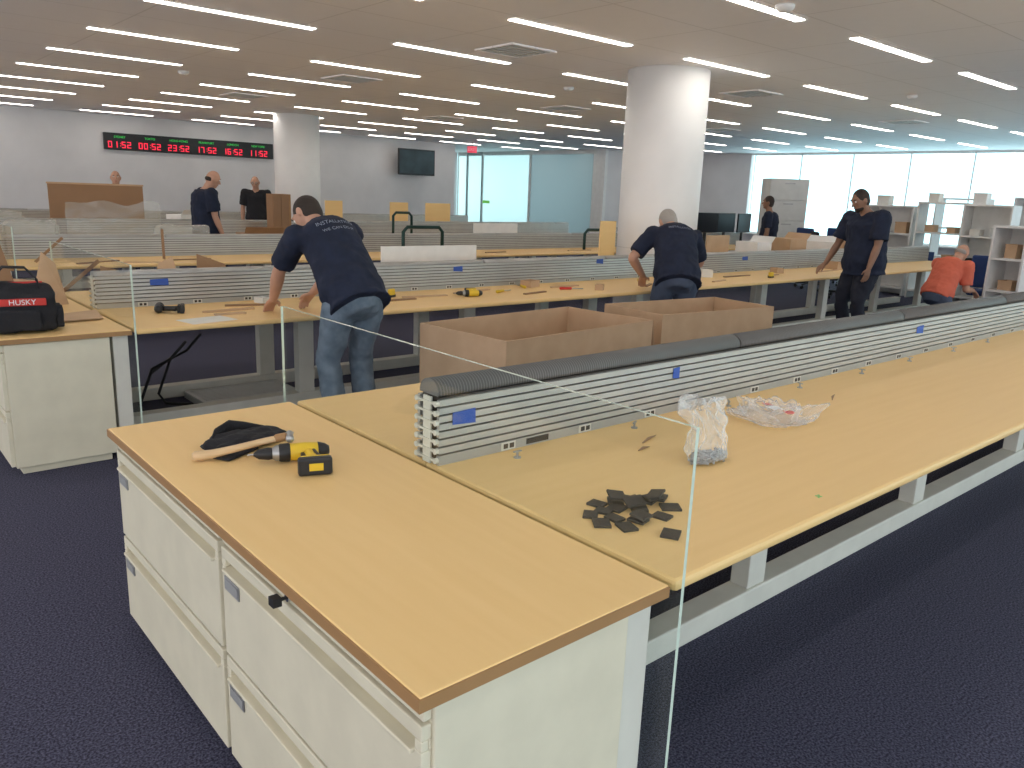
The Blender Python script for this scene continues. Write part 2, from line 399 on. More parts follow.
def cabinet(loc):
    rt=root('filing_cabinet',loc,label='cream steel two-drawer lateral filing cabinet',cat='filing cabinet',group='lateral filing cabinets')
    W=.915; D=.525
    obj('body',MB().box(.022,D,0,W,.04,.708).box(.05,D-.03,.02,W-.02,0,.04),'cream',rt,bev=.004)
    obj('top_rail',B(.004,.022,.008,W-.008,.672,.706),'cream',rt,bev=.003)
    for z0,z1 in((.362,.664),(.05,.352)):
        mb=MB().box(0,.022,.008,W-.008,z0,z1-.052).box(.016,.022,.008,W-.008,z1-.052,z1-.03).box(0,.022,.008,W-.008,z1-.03,z1).box(0,.016,.008,.03,z1-.052,z1-.03).box(0,.016,W-.03,W-.008,z1-.052,z1-.03)
        dr=obj('drawer',mb,'cream',rt,bev=.003)
        obj('handle',B(-.010,.006,.03,W-.03,z1-.062,z1-.052),'cream',dr,bev=.003)
        lh=obj('label_holder',MB().box(-.004,.0,W-.12,W-.03,z1-.11,z1-.072),'steel',dr,bev=.002)
        obj('card',B(-.005,-.004,W-.113,W-.037,z1-.104,z1-.078),'cardgrey',lh)
    return rt
for ri,y0 in enumerate(RY):
    x1=ends[ri]; xo=XO[ri]; xs=1.345+xo; ym=SY[ri]
    if ri==0:
        bench(xs,x1,y0,ym,True,'long maple bench desk holding foam offcuts and plastic bags')
        bench(xs,x1,ym,y0+1.86,False,'long maple bench desk behind the slatted divider')
    elif ri==1:
        bench(xs,x1,y0,ym,True,'long maple bench desk the workers lean over')
        bench(xs,7.1,ym,y0+1.86,False,'long maple bench desk ending at the column')
        bench(8.25,x1,ym,y0+1.86,False,'long maple bench desk beyond the column')
    elif ri==4:
        bench(xs,7.35,y0,ym,True,'long maple bench desk ending at the column')
        bench(8.55,x1,y0,ym,True,'long maple bench desk beyond the column')
        bench(xs,x1,ym,y0+1.86,False,'long maple bench desk by the wall')
    else:
        bench(xs,x1,y0,ym,True,'long maple bench desk with scattered parts')
        bench(xs,x1,ym,y0+1.86,False,'long maple bench desk with scattered parts')
    spine(xs+.012,x1-.02,ym,{0:99,1:9}.get(ri,0),'long silver slatted desk divider with dark mesh roll on top' if ri==0 else 'long silver slatted desk divider with rounded grey top',roll=ri==0)
    glass(y0-.03,y0+1.93,1.33+xo)
    if ri<4:
        for k in range(2):
            if cab0 is None: cab0=cabinet((.68+xo,y0+.01,0))
            else: dup(cab0,(.68+xo,y0+.01+k*.925,0))
        ct=root('cabinet_worktop',(.664+xo,y0,0),label='maple worktop with brown edging across two filing cabinets',cat='worktop',group='cabinet worktops')
        obj('top',B(0,.655,0,1.86,.714,.74),'maple_y',ct,bev=.003)
        obj('edging',MB().box(-.004,0,-.004,1.864,.712,.737).box(0,.655,-.004,0,.712,.737).box(0,.655,1.86,1.864,.712,.737),'edge',ct)
        obj('support_panel',B(.56,.64,.03,1.83,0,.712),'creaml',ct,bev=.003)
obj('lock',MB().cyl((-.004,.52,.688),(.01,.52,.688),.010,n=16),'chrome',cab0)
obj('key',MB().box(-.028,-.004,.517,.523,.685,.691).box(-.040,-.020,.508,.532,.678,.698),'black',cab0,label='black-headed key in the lock')
for i,(x,ri,z,sz) in enumerate(((1.45,0,.885,.045),(2.50,0,.90,.02),(4.75,0,.89,.045),(1.7,1,.90,.06),(4.2,1,.91,.05),(8.6,1,.90,.06),(6.0,1,.93,.05))):
    obj('tape_strip',quad([(-sz,0,-.02),(sz,0,-.026),(sz*.96,0,.022),(-sz,0,.018)],.001),'tape',loc=(x,SY[ri]-.060,z),label='torn strip of blue masking tape on a slatted divider',cat='tape',group='blue tape strips')
# ---------------------------------------------------------------- cardboard boxes
def carton(loc,rz,w,d,h,label,flaps=True):
    rt=root('cardboard_box',loc,rz,label=label,cat='cardboard box')
    t=.012
    obj('body',MB().box(0,w,0,t,0,h).box(0,w,d-t,d,0,h).box(0,t,t,d-t,0,h).box(w-t,w,t,d-t,0,h).box(t,w-t,t,d-t,0,t),'card',rt)
    if flaps:
        obj('flap',quad([(w+.001,0,h),(w+.001,d,h),(w+.05,d,h-.25),(w+.05,0,h-.25)],.006),'cardin',rt)
    obj('tape',B(w*.48,w*.53,-.001,0,.0,h*.35),'edge',rt)
    return rt
carton((2.82,3.28,0),.08,1.40,.76,.765,'large open cardboard box standing in the aisle')
carton((4.48,3.52,0),-.10,1.25,.62,.765,'second open cardboard box standing in the aisle',flaps=False)
# ---------------------------------------------------------------- small things on the front desk
T0=.74
placed=[]
for i in range(22):
    for tr in range(40):
        a=R.uniform(0,6.28); q=R.random()**.55
        x=1.575+math.cos(a)*q*.145; y=1.29+math.sin(a)*q*.10
        if i<12 and min([9]+[math.hypot(x-u,y-v_) for u,v_,_ in placed])<.046: continue
        break
    if i==21: x,y=1.535,1.125
    lay=sum(1 for u,v_,_ in placed if math.hypot(x-u,y-v_)<.038); lay=min(lay,3)
    placed.append((x,y,lay))
    s=R.uniform(.022,.028); tl=R.uniform(-.30,.30) if lay else 0
    obj('foam_offcut',B(-s,s,-s*.85,s*.85,0,.007),'foam',loc=(x,y,T0+lay*.0085+(.007 if tl else 0)),rot=(tl,tl*.7,R.uniform(0,3.1)),bev=.001,label='small square offcut of dark foam',cat='foam offcut',group='foam offcuts on the desk')
def blob(loc,fn,m,name,label,cat,sub=4,part='bag_film'):
    rt=root(name,loc,label=label,cat=cat)
    bm=bmesh.new(); bmesh.ops.create_icosphere(bm,subdivisions=sub,radius=1)
    for v in bm.verts: v.co=fn(v.co.copy())
    for f in bm.faces: f.smooth=True
    me=bpy.data.meshes.new('blob'); bm.to_mesh(me); bm.free(); me.materials.append(M[m])
    obj(part,me,[],rt); return rt
def bagfn(p):
    # slumped bag: wide heavy foot, gathered waist, loose flared mouth leaning to one side
    z=(p.z+1)/2; ang=math.atan2(p.y,p.x); rr=math.sqrt(max(0,1-p.z*p.z)); k=min(1,rr*2.2)
    prof=.098-.035*z if z<.55 else .079-.010*math.sin((z-.55)*7)+.03*(z-.55)
    q=V((math.cos(ang)*k*1.3,math.sin(ang)*k*1.3,z*2.2))
    n1=mnoise.noise(q*1.1+V((3,1,0))); n2=mnoise.noise(q*2.6+V((0,5,2))); n3=mnoise.noise(q*5.5)
    f=1+n1*.45*(.4+z)+n2*.35*(.3+z)+n3*.12
    x=math.cos(ang)*prof*f*k; y=math.sin(ang)*prof*.40*f*k*(1-.45*z)
    top=.215*(1+.30*mnoise.noise(V((math.cos(ang)*1.2,math.sin(ang)*1.2,7)))*z)
    return V((x-.07*z*z+n2*.012*z,y+n1*.02*z,max(0.0005,z*top+n3*.006*z)))
rt=blob((2.10,1.42,T0+.001),bagfn,'bag','plastic_bag','limp clear plastic bag of metal screws on the desk','plastic bag',5)
mb=MB()
for i in range(150):
    a=R.uniform(0,6.28); q=math.sqrt(R.random())*.082; z=R.uniform(.006,.028)
    d=V((R.uniform(-1,1),R.uniform(-1,1),R.uniform(-.3,.3))).normalized()*.009
    c=V((math.cos(a)*q,math.sin(a)*q*.40,z)); mb.cyl(c-d,c+d,.0028,n=6); mb.cyl(c+d,c+d*1.25,.005,n=8)
obj('screws',mb,'steel',rt,kind='stuff')
def flatfn(seed,sx,sy,h):
    def f(p):
        nz=mnoise.noise(p*1.5+V((seed,0,0)))*.9+mnoise.noise(p*3.6+V((0,seed,0)))*.5+mnoise.noise(p*8+V((0,seed,3)))*.15
        r=1+nz*.6
        return V((p.x*sx*r,p.y*sy*r,max(0.0005,(p.z*.5+.30)*h*(1+nz*2.0))))
    return f
b2=blob((2.75,1.59,T0),flatfn(14,.15,.15,.065),'bag','plastic_bag','flattened clump of clear plastic with red and white print','plastic bag',5)
obj('red_print',quad([(-.02,-.08,.040),(.03,-.09,.036),(.035,-.065,.042),(-.015,-.055,.046)],.001),'red',b2)
obj('red_print',quad([(.03,.05,.040),(.07,.04,.036),(.07,.06,.040),(.035,.07,.044)],.001),'red',b2)
obj('white_print',quad([(-.03,-.03,.046),(.02,-.04,.044),(.025,.0,.048),(-.025,.01,.05)],.001),'print',b2)
for x,y,a,l in((2.12,1.68,.3,.12),(2.02,1.62,.15,.07),(3.3,1.62,.4,.12)):
    obj('wood_sliver',MB().tube([(-l/2,0,.005),(0,.004,.006),(l/2,0,.004)],[.002,.005,.001],n=8),'brown',loc=(x,y,T0),rz=a,label='thin splinter of brown wood on the desk',cat='wood scrap',group='wood slivers')
c0=None
for k in range(8):
    x=1.61+k*.58
    if c0 is None:
        c0=root('cable_clip',(x,1.80,T0),label='small silver threaded bracket on the worktop',cat='bracket',group='small brackets along the divider')
        obj('base',MB().cyl((0,0,0),(0,0,.004),.012,n=16).cyl((0,0,.004),(0,0,.02),.004,n=8),'steel',c0)
        obj('wing',B(-.016,.016,-.003,.003,.02,.024),'steel',c0)
    else: dup(c0,(x,1.80+.01*(k%2),T0),rz=.4*k)
obj('tape_mark',B(-.014,.014,-.003,.003,0,.0008).box(-.003,.003,-.010,.010,0,.0008),[mat('green_tape',(.3,.62,.2))],loc=(2.11,1.04,T0),rz=.5,label='tiny green tape cross on the worktop',cat='tape')
# ---------------------------------------------------------------- drill, pouch, hammer
def drill(loc,rz,label,flip=1,dark=False):
    rt=root('cordless_drill',loc,label=label,cat='drill',rot=(0,0,rz))
    z=.030; f=flip
    Y_='black' if dark else 'yellow'
    obj('motor_housing',MB().tube([(-.070,0,z),(-.060,0,z),(-.02,0,z),(.045,0,z)],[.020,.025,.028,.025],n=20),Y_,rt,smooth=True)
    obj('rear_cap',MB().tube([(-.078,0,z),(-.058,0,z)],[.021,.0265],n=20),'black',rt,smooth=True)
    obj('clutch_ring',MB().tube([(.030,0,z),(.055,0,z)],[.0285,.0275],n=20),'black',rt,smooth=True)
    obj('gearbox',MB().tube([(.055,0,z),(.066,0,z),(.076,0,z)],[.025,.024,.019],n=20),'steel',rt,smooth=True)
    obj('chuck',MB().tube([(.076,0,z),(.090,0,z),(.118,0,z),(.128,0,z)],[.017,.019,.015,.008],n=20),'black',rt,smooth=True)
    obj('bit',MB().cyl((.12,0,z),(.15,0,z),.003,n=6),'steel',rt)
    obj('handle',MB().tube([(-.028,-.015*f,z),(-.033,-.06*f,z),(-.042,-.112*f,z)],[(.019,.016),(.0155,.0145),(.020,.016)],n=14),Y_,rt,smooth=True)
    obj('rubber_grip',MB().tube([(-.041,-.030*f,z),(-.045,-.06*f,z),(-.052,-.098*f,z)],[(.010,.0165),(.010,.0155),(.012,.0165)],n=14),'black',rt,smooth=True)
    obj('trigger',B(-.016,-.002,min(-.055*f,-.026*f),max(-.055*f,-.026*f),z-.006,z+.006),'black',rt,bev=.003)
    a,b=sorted((-.124*f,-.110*f)); obj('battery_mount',MB().box(-.078,.008,a,b,.005,.054),Y_,rt,bev=.005)
    a,b=sorted((-.152*f,-.124*f)); obj('battery',MB().box(-.082,.016,a,b,.002,.056),'black',rt,bev=.007)
    a,b=sorted((-.1535*f,-.152*f)); obj('battery_badge',MB().box(-.055,-.015,a,b,.018,.040),Y_,rt)
    return rt
drill((1.035,2.160,T0),math.pi-.36,'yellow and black cordless drill lying on its side',flip=-1)
po=root('tool_pouch',(.965,2.40,T0),.2,label='flattened black fabric tool pouch with a belt flap',cat='tool pouch')
bm=bmesh.new(); bmesh.ops.create_icosphere(bm,subdivisions=4,radius=1)
for v in bm.verts:
    p=v.co; nz=mnoise.noise(p*2.5)*.25
    v.co=V((p.x*.14*(1+nz*.6),p.y*.075*(1+nz),max(0.001,(p.z*.5+.45)*.042*(1+nz*1.3))))
for f in bm.faces: f.smooth=True
me=bpy.data.meshes.new('pouch'); bm.to_mesh(me); bm.free(); me.materials.append(M['blackcloth'])
obj('pouch_body',me,[],po)
obj('belt_loop',MB().tube([(-.10,.03,.012),(-.06,.07,.035),(.0,.09,.045),(.05,.085,.03),(.11,.05,.01)],[(.006,.02)]*5,n=8),'blackcloth',po,smooth=True)
obj('flap',B(-.16,-.02,-.07,.0,.002,.012),'blackcloth',po,bev=.004,rot=(0,0,.3))
hm=root('hammer',(.78,2.325,T0),math.atan2(-.12,.27),label='hammer with pale wooden handle resting on the pouch',cat='hammer')
obj('handle',MB().tube([(0,0,.018),(.05,0,.022),(.12,0,.036),(.20,0,.054),(.27,0,.066)],[(.018,.015),(.015,.013),(.013,.011),(.012,.010),(.012,.009)],n=14),'wood',hm,smooth=True)
obj('head',MB().tube([(.275,-.035,.068),(.275,-.02,.068),(.275,.02,.068),(.275,.055,.06)],[.013,.011,.011,(.015,.003)],n=14),'steel',hm,smooth=True)
obj('neck_wrap',MB().tube([(.235,0,.0605),(.262,0,.065)],[.0135,.0135],n=12),'edge',hm)
# ---------------------------------------------------------------- tool bag on second cabinet
tex=bpy.data.textures.new('folds','CLOUDS'); tex.noise_scale=.09; tex.noise_depth=2
tb=root('tool_bag',(.77,4.95,T0),-.12,label='soft black fabric tool bag with red and white label',cat='tool bag')
bw,bd,bh=.18,.12,.27
vs=[(-bw,-bd,0),(bw,-bd,0),(bw,bd,0),(-bw,bd,0),(-bw,-bd,bh*.75),(bw,-bd,bh*.70),(bw,bd,bh*.75),(-bw,bd,bh*.8),(-bw*.8,-.03,bh),(bw*.85,-.03,bh*.92),(bw*.85,.03,bh*.92),(-bw*.85,.03,bh)]
fs=[(0,1,2,3),(0,1,5,4),(1,2,6,5),(2,3,7,6),(3,0,4,7),(4,5,9,8),(5,6,10,9),(6,7,11,10),(7,4,8,11),(8,9,10,11)]
def soften(o,st_=.03):
    s=o.modifiers.new('sub0','SUBSURF'); s.subdivision_type='SIMPLE'; s.levels=2; s.render_levels=2
    s=o.modifiers.new('sub','SUBSURF'); s.levels=2; s.render_levels=2
    d=o.modifiers.new('sag','DISPLACE'); d.texture=tex; d.strength=st_; d.mid_level=.55
    for p in o.data.polygons: p.use_smooth=True
soften(obj('bag_body',MB().add(vs,fs),'blackcloth',tb,loc=(0,0,.004)))
soften(obj('front_pocket',B(-.12,.10,-bd-.03,-bd+.01,.02,.125),'blackcloth',tb),st_=.015)
soften(obj('side_pocket',B(bw-.01,bw+.03,-.09,.09,.02,.14),'blackcloth',tb),st_=.015)
for sg in(-1,1):
    obj('carry_strap',MB().tube([(-.11,sg*.05,.21),(-.10,sg*.05,.29),(-.05,sg*.03,.345),(.05,sg*.03,.340),(.10,sg*.05,.28),(.11,sg*.05,.20)],[(.016,.005)]*6,n=8,side=(0,1,0)),'blackcloth',tb,smooth=True)
obj('red_label',B(-.10,.13,-bd-.010,-bd+.02,.150,.188),'red',tb,bev=.004)
t=obj('lettering',textmesh('HUSKY',.040),[],tb,loc=(.02,-bd-.012,.169),rot=(math.pi/2,0,0)); t.data.materials.append(M['print'])
obj('zip',B(-bw*.7,bw*.7,-.004,.004,bh-.02,bh-.005),'red',tb)
def sheet(pts,m,label,loc=(0,0,0)):
    obj('cardboard_sheet',quad(pts,.005),m,loc=loc,label=label,cat='cardboard sheet',group='loose cardboard sheets')
sheet([(0,0,0),(.36,.05,0),(.44,.18,.12),(.05,.25,.18)],'card','bent sheet of brown cardboard leaning on the cabinet top',(.64,5.35,.745))
sheet([(0,0,0),(.24,.06,0),(.16,.14,.40),(.00,.12,.46)],'brown','torn dark brown cardboard piece standing on the cabinet top',(.70,5.78,.745))
sheet([(0,0,0),(.22,.04,0),(.18,.12,.26),(.10,.10,.34)],'card','torn pale cardboard piece standing on the cabinet top',(.98,5.80,.745))
sheet([(0,0,0),(.50,-.05,0),(.46,.20,.10),(.04,.25,.16)],'card','bent sheet of brown cardboard leaning on the cabinet top',(.68,6.12,.745))
sheet([(0,0,.004),(.30,.02,.004),(.32,.26,.02),(.02,.24,.004)],'card','flat sheet of brown cardboard on the cabinet top',(.93,5.10,.745))
sheet([(0,0,0),(.28,.03,0),(.34,.10,.13),(.05,.14,.22)],'brown','torn dark brown cardboard piece standing on the bench desk',(1.42,5.95,.745))
sheet([(0,0,0),(.22,-.03,0),(.18,.05,.27),(.08,.06,.22)],'card','torn cardboard piece standing on the bench desk',(1.80,6.10,.745))
sheet([(0,0,0),(.30,-.03,0),(.24,.05,.20),(.03,.06,.28)],'brown','torn dark brown cardboard piece standing on the bench desk',(2.15,6.15,.745))
strips=[(2.0,5.15,.1,.35),(2.2,5.32,-.25,.3),(1.95,5.0,.0,.2),(3.2,5.1,.05,.5),(3.6,5.2,-.1,.4),(4.6,5.0,.2,.3),(5.2,5.25,0,.35),(6.6,5.1,-.1,.3),(7.2,4.95,.2,.3),(7.9,5.2,0,.5),(8.5,5.1,.2,.3),(3.0,8.8,.1,.5),(4.8,8.9,-.1,.5),(7.3,8.8,.1,.4),(9.0,8.8,0,.5),(4.5,12.6,0,.5),(7.0,12.5,.1,.5),(2.9,5.35,.6,.25),(4.15,5.3,.2,.45),(6.1,5.0,.5,.25),(9.9,5.15,.1,.6),(10.8,5.0,-.2,.4),(.85,6.45,.3,.4),(1.0,8.6,.8,.35),(.9,8.75,-.3,.4),(2.1,8.75,.5,.5),(2.5,8.6,-.3,.4)]
for i,(x,y,a,l) in enumerate(strips):
    obj('wood_strip',B(-l/2,l/2,-.015,.015,0,.012),'brown' if i%2 else 'card',loc=(x,y,T0),rz=a,label='narrow strip of brown trim lying on the bench desk' if i%2 else 'narrow strip of cardboard lying on the bench desk',cat='trim strip',group='trim strips on the desks')
drill((1.60,5.28,T0),1.2,'grey and black cordless drill on the bench desk',dark=True)
drill((3.95,5.05,T0),2.8,'yellow cordless drill among tools on the bench desk')
obj('paper_sheet',B(-.15,.15,-.1,.1,0,.001),'paper',loc=(1.75,4.86,T0),rz=.2,label='sheet of paper on the bench desk',cat='paper')
for i,(x,y,a) in enumerate(((4.3,5.15,.3),(4.75,5.3,1.2),(5.0,5.1,-.4),(6.3,5.3,.2))):
    r=root('screwdriver',(x,y,T0),a,label='screwdriver with yellow handle on the bench desk' if i!=2 else 'screwdriver with red handle on the bench desk',cat='screwdriver',group='screwdrivers')
    obj('handle',MB().tube([(0,0,.014),(.05,0,.014),(.1,0,.014)],[.014,.011,.012],n=10),'yellow' if i!=2 else 'red',r,smooth=True)
    obj('shaft',MB().cyl((.1,0,.014),(.22,0,.010),.004,n=8),'steel',r)
for i,(x,y,a) in enumerate(((3.35,5.3,.5),(6.9,5.25,1.0),(8.2,4.95,0))):
    r=root('tape_measure',(x,y,T0),a,label='yellow and black tape measure on the bench desk',cat='tape measure',group='tape measures')
    obj('case',B(-.035,.035,-.018,.018,0,.065),'yellow',r,bev=.010); obj('grip',B(-.037,.037,-.02,.02,.0,.02),'black',r,bev=.004)
    obj('tongue',B(.035,.06,-.012,.012,.003,.005),'steel',r)
for i,(x,y,w,h) in enumerate(((3.0,5.45,.12,.05),(4.9,5.4,.16,.06),(5.35,4.95,.10,.05),(7.5,5.35,.18,.08),(8.9,5.3,.14,.06),(10.3,5.3,.2,.1),(2.35,5.42,.1,.04))):
    r=root('parts_carton',(x,y,T0),.3*i,label='small open carton of parts on the bench desk',cat='box',group='parts cartons')
    obj('tray',MB().box(-w/2,w/2,-w*.35,-w*.33,0,h).box(-w/2,w/2,w*.33,w*.35,0,h).box(-w/2,-w*.48,-w*.33,w*.33,0,h).box(w*.48,w/2,-w*.33,w*.33,0,h).box(-w*.48,w*.48,-w*.33,w*.33,0,.004),'card' if i%3 else 'paper',r)
    obj('contents',B(-w*.44,w*.44,-w*.28,w*.28,.004,h*.7),'steel',r,bev=.004)
fg=root('floor_grille',(2.28,5.68,0),0,label='flat metal floor grille lying on the carpet',cat='floor grille')
mb=MB().box(-.36,.36,-.2,-.17,0,.05).box(-.36,.36,.17,.2,0,.05).box(-.36,-.33,-.17,.17,0,.05).box(.33,.36,-.17,.17,0,.05)
obj('frame',mb,'carbide',fg)
mb=MB()
for k in range(9): mb.box(-.33,.33,-.16+k*.037,-.14+k*.037,0,.045)
obj('bars',mb,'carbide',fg)
def panel(loc,w,h,m,label,cat='panel',rz=0,name='wood_panel',tilt=0,t=.02):
    return obj(name,B(-w/2,w/2,-t/2,t/2,0,h),m,loc=loc,rot=(tilt,0,rz),bev=.003,label=label,cat=cat)
for x,w in((7.35,.36),(8.78,.42),(9.72,.62)):
    panel((x,13.62,T0),w,.58,'maple','pale maple end panel standing upright on a desk',name='maple_panel')
panel((6.93,6.34,T0),.26,.56,'maple','narrow maple panel standing beside the column',name='maple_panel')
panel((4.35,6.2,T0),1.08,.32,'white','white board standing behind the slatted divider',name='white_board')
panel((8.9,6.2,T0),.5,.40,'card','flat cardboard piece standing behind the divider',name='cardboard_sheet')
panel((8.2,9.9,T0),.9,.36,'white','white board standing behind the slatted divider',name='white_board')
# crumpled translucent plastic sheet
rt=root('plastic_sheet',(2.55,9.75,T0),label='crumpled translucent plastic sheet draped upright on a desk',cat='plastic sheet')
bm=bmesh.new(); gx,gz=40,22; vv=[]
for i in range(gx+1):
    for k in range(gz+1):
        u=i/gx-.5; v_=k/gz
        vv.append(bm.verts.new((u*.98,.06*mnoise.noise(V((u*5,v_*3,1)))+.03*mnoise.noise(V((u*12,v_*8,4)))+.08*(1-v_),v_*(.56+.05*mnoise.noise(V((u*4,0,9)))))))
for i in range(gx):
    for k in range(gz):
        a=i*(gz+1)+k; f=bm.faces.new((vv[a],vv[a+gz+1],vv[a+gz+2],vv[a+1])); f.smooth=True
me=bpy.data.meshes.new('sheet'); bm.to_mesh(me); bm.free(); me.materials.append(M['frost3']); obj('film',me,[],rt)
sh=root('brown_board',(3.3,13.5,T0),0,label='wide brown wooden board with pale top edge standing on the desk',cat='board')
obj('board',B(-.66,.66,-.01,.01,0,.72),'brown',sh)
obj('top_edge',B(-.67,.67,-.02,.02,.72,.745),'card',sh)
obj('foot',MB().box(-.6,-.56,-.12,.12,0,.03).box(.56,.6,-.12,.12,0,.03),'edge',sh)
sh=root('brown_cabinet',(5.80,12.6,T0),0,label='small dark brown cupboard with pale trim on the desk',cat='cupboard')
obj('body',B(-.16,.12,-.12,.12,0,.68),'brown',sh,bev=.004)
obj('door',B(-.155,-.022,-.135,-.12,.02,.66),'brown',sh); obj('door',B(-.018,.115,-.135,-.12,.02,.66),'brown',sh)
obj('side_panel',B(.12,.15,-.13,.12,0,.68),'edge',sh)
for (x,y,wd,h) in((6.05,8.8,.62,.34),(8.2,12.6,.4,.4),(9.5,8.9,.6,.3)):
    obj('tube_frame',MB().tube([(-wd/2,0,0),(-wd/2,0,h-.06),(-wd/2+.06,0,h),(wd/2-.06,0,h),(wd/2,0,h-.06),(wd/2,0,0)],[.024]*6,n=12),'tube',loc=(x,y,T0+.014),smooth=True,label='dark green bent tube frame standing on a desk',cat='tube frame',group='tube frames')
for x,y,a,b,l in((1.55,8.75,.75,.4,.35),(2.75,8.8,.2,-.6,.36),(1.25,6.3,.8,.3,.35)):
    obj('wood_stick',MB().box(-.012,.012,-.008,.008,0,l),'brown',loc=(x,y,T0+.02),rot=(b,a,0),label='loose wooden stick leaning on the desk clutter',cat='wood stick',group='wood sticks')
def wrapfn(seed,sx,sy,h):
    def f(p):
        q=V((max(-.75,min(.75,p.x))/.75,max(-.75,min(.75,p.y))/.75,max(-.75,min(.75,p.z))/.75))
        nz=mnoise.noise(p*3+V((seed,0,0)))*.12
        return V((q.x*sx*(1+nz),q.y*sy*(1+nz),(q.z*.5+.5)*h*(1+nz)))
    return f
for i,(x,y,sx,sy,h) in enumerate(((1.75,9.95,.25,.12,.34),(3.35,9.95,.3,.14,.30),(2.0,13.6,.3,.15,.3),(11.0,9.8,.3,.14,.3))):
    blob((x,y,T0),wrapfn(i*3.1,sx,sy,h),'frost3','wrapped_bundle','milky plastic-wrapped bundle of parts on the desk','bundle',4,'wrapping')
for i,(x,y,w,h,m) in enumerate(((4.3,9.95,.5,.22,'brown'),(.95,9.2,.5,.26,'card'),(.95,13.2,.5,.35,'card'),(4.6,13.6,.5,.3,'white'),(.98,9.8,.4,.36,'card'),(12.0,9.75,.3,.25,'card'),(10.6,6.2,.5,.35,'card'),(9.9,6.3,.4,.3,'white'),(5.2,9.9,.4,.18,'card'),(11.5,6.2,.5,.3,'white'),(12.6,6.2,.4,.4,'card'))):
    rt=root('carton',(x,y,T0),.0 if i in(1,4) else .2*i,label='small %s box on a bench desk'%('white' if m=='white' else 'brown cardboard'),cat='box',group='small boxes on the desks')
    obj('body',B(-w/2,w/2,-.14,.14,0,h),m,rt,bev=.003)
    obj('flap',quad([(-w/2,-.14,h),(w/2,-.14,h),(w/2,-.2,h+.08),(-w/2,-.2,h+.08)],.004),m,rt)
# ---------------------------------------------------------------- office chairs
def chair(loc,rz,fab,label,sc=1.0):
    rt=root('office_chair',loc,rz,label=label,cat='chair',group='office chairs'); rt.scale=(sc,)*3
    for k in range(5):
        a=k*2*math.pi/5; c,s_=math.cos(a),math.sin(a)
        obj('base_arm',MB().tube([(0,0,.10),(c*.15,s_*.15,.095),(c*.28,s_*.28,.07)],[.022,.018,.014],n=8),'black',rt)
        obj('caster',MB().cyl((c*.28-s_*.015,s_*.28+c*.015,.028),(c*.28+s_*.015,s_*.28-c*.015,.028),.028,n=14),'black',rt)
    obj('gas_lift',MB().cyl((0,0,.09),(0,0,.42),.025),'steel',rt)
    obj('seat',B(-.24,.24,-.23,.23,.42,.50),fab,rt,bev=.03)
    obj('back_bracket',MB().tube([(0,-.15,.42),(0,-.28,.45),(0,-.29,.6)],[.02]*3,n=8),'black',rt)
    obj('backrest',B(-.22,.22,-.29,-.24,.55,1.02),fab,rt,bev=.025)
    for sg in(-1,1):
        obj('armrest',MB().tube([(sg*.22,-.05,.44),(sg*.29,-.05,.46),(sg*.29,-.05,.66),(sg*.29,.12,.68),(sg*.29,-.16,.68)],[.014,.014,.014,.018,.018],n=8),'black',rt)
    return rt
cb=root('chair_frame',(1.74,5.52,0),.9,label='bare black tubular chair frame under the bench desk',cat='chair frame'); cb.scale=(.8,.8,.85)
for sg in(-1,1):
    obj('side_loop',MB().tube([(sg*.17,-.22,.02),(sg*.19,-.10,.02),(sg*.2,.16,.02),(sg*.2,.22,.10),(sg*.2,.10,.40),(sg*.19,-.05,.48),(sg*.18,-.18,.62)],[.012]*7,n=10),'black',cb,smooth=True)
obj('cross_bar',MB().tube([(-.19,-.10,.02),(.19,-.10,.02)],[.012]*2,n=10),'black',cb,smooth=True)
obj('cross_bar',MB().tube([(-.19,.12,.36),(.19,.08,.42)],[.012]*2,n=10),'black',cb,smooth=True)
chair((14.5,7.85,0),-2.0,'bluefab','blue fabric office chair with black base',1.12)
chair((15.7,7.9,0),-1.6,'bluefab','blue fabric office chair with black base',1.12)
chair((13.4,7.0,0),-2.4,'blackcloth','black fabric office chair behind the desks',1.1)
chair((14.5,4.0,0),-2.0,'blackcloth','black fabric office chair near the white shelving',1.1)
chair((12.6,4.15,0),-1.4,'bluefab','blue fabric office chair near the white shelving',.95)
for k,(x,rz) in enumerate(((11.9,-.1),(12.5,-.1),(13.1,0),(13.7,.15))):
    rt=root('computer_monitor',(x,9.0,T0),rz,label='black flat computer monitor on a stand',cat='monitor',group='computer monitors')
    obj('foot',MB().cyl((0,0,0),(0,0,.015),.11,n=24),'black',rt)
    obj('stem',B(-.025,.025,.0,.03,.015,.35),'black',rt)
    obj('screen_case',B(-.28,.28,-.03,0,.26,.62),'black',rt,bev=.006)
    obj('screen',B(-.265,.265,-.032,-.03,.275,.605),'screen',rt)
tw=root('storage_tower',(15.0,8.95,0),-.65,label='tall grey steel storage tower with drawers',cat='storage cabinet')
obj('body',B(-.4,.4,-.2,.25,0,2.06),'carbide',tw,bev=.005)
for k in range(5):
    d=obj('drawer',B(-.39,.39,-.22,-.2,.05+k*.4,.43+k*.4),'carbide',tw,bev=.004)
    obj('handle',B(-.1,.1,-.235,-.22,.36+k*.4,.385+k*.4),'steel',d)
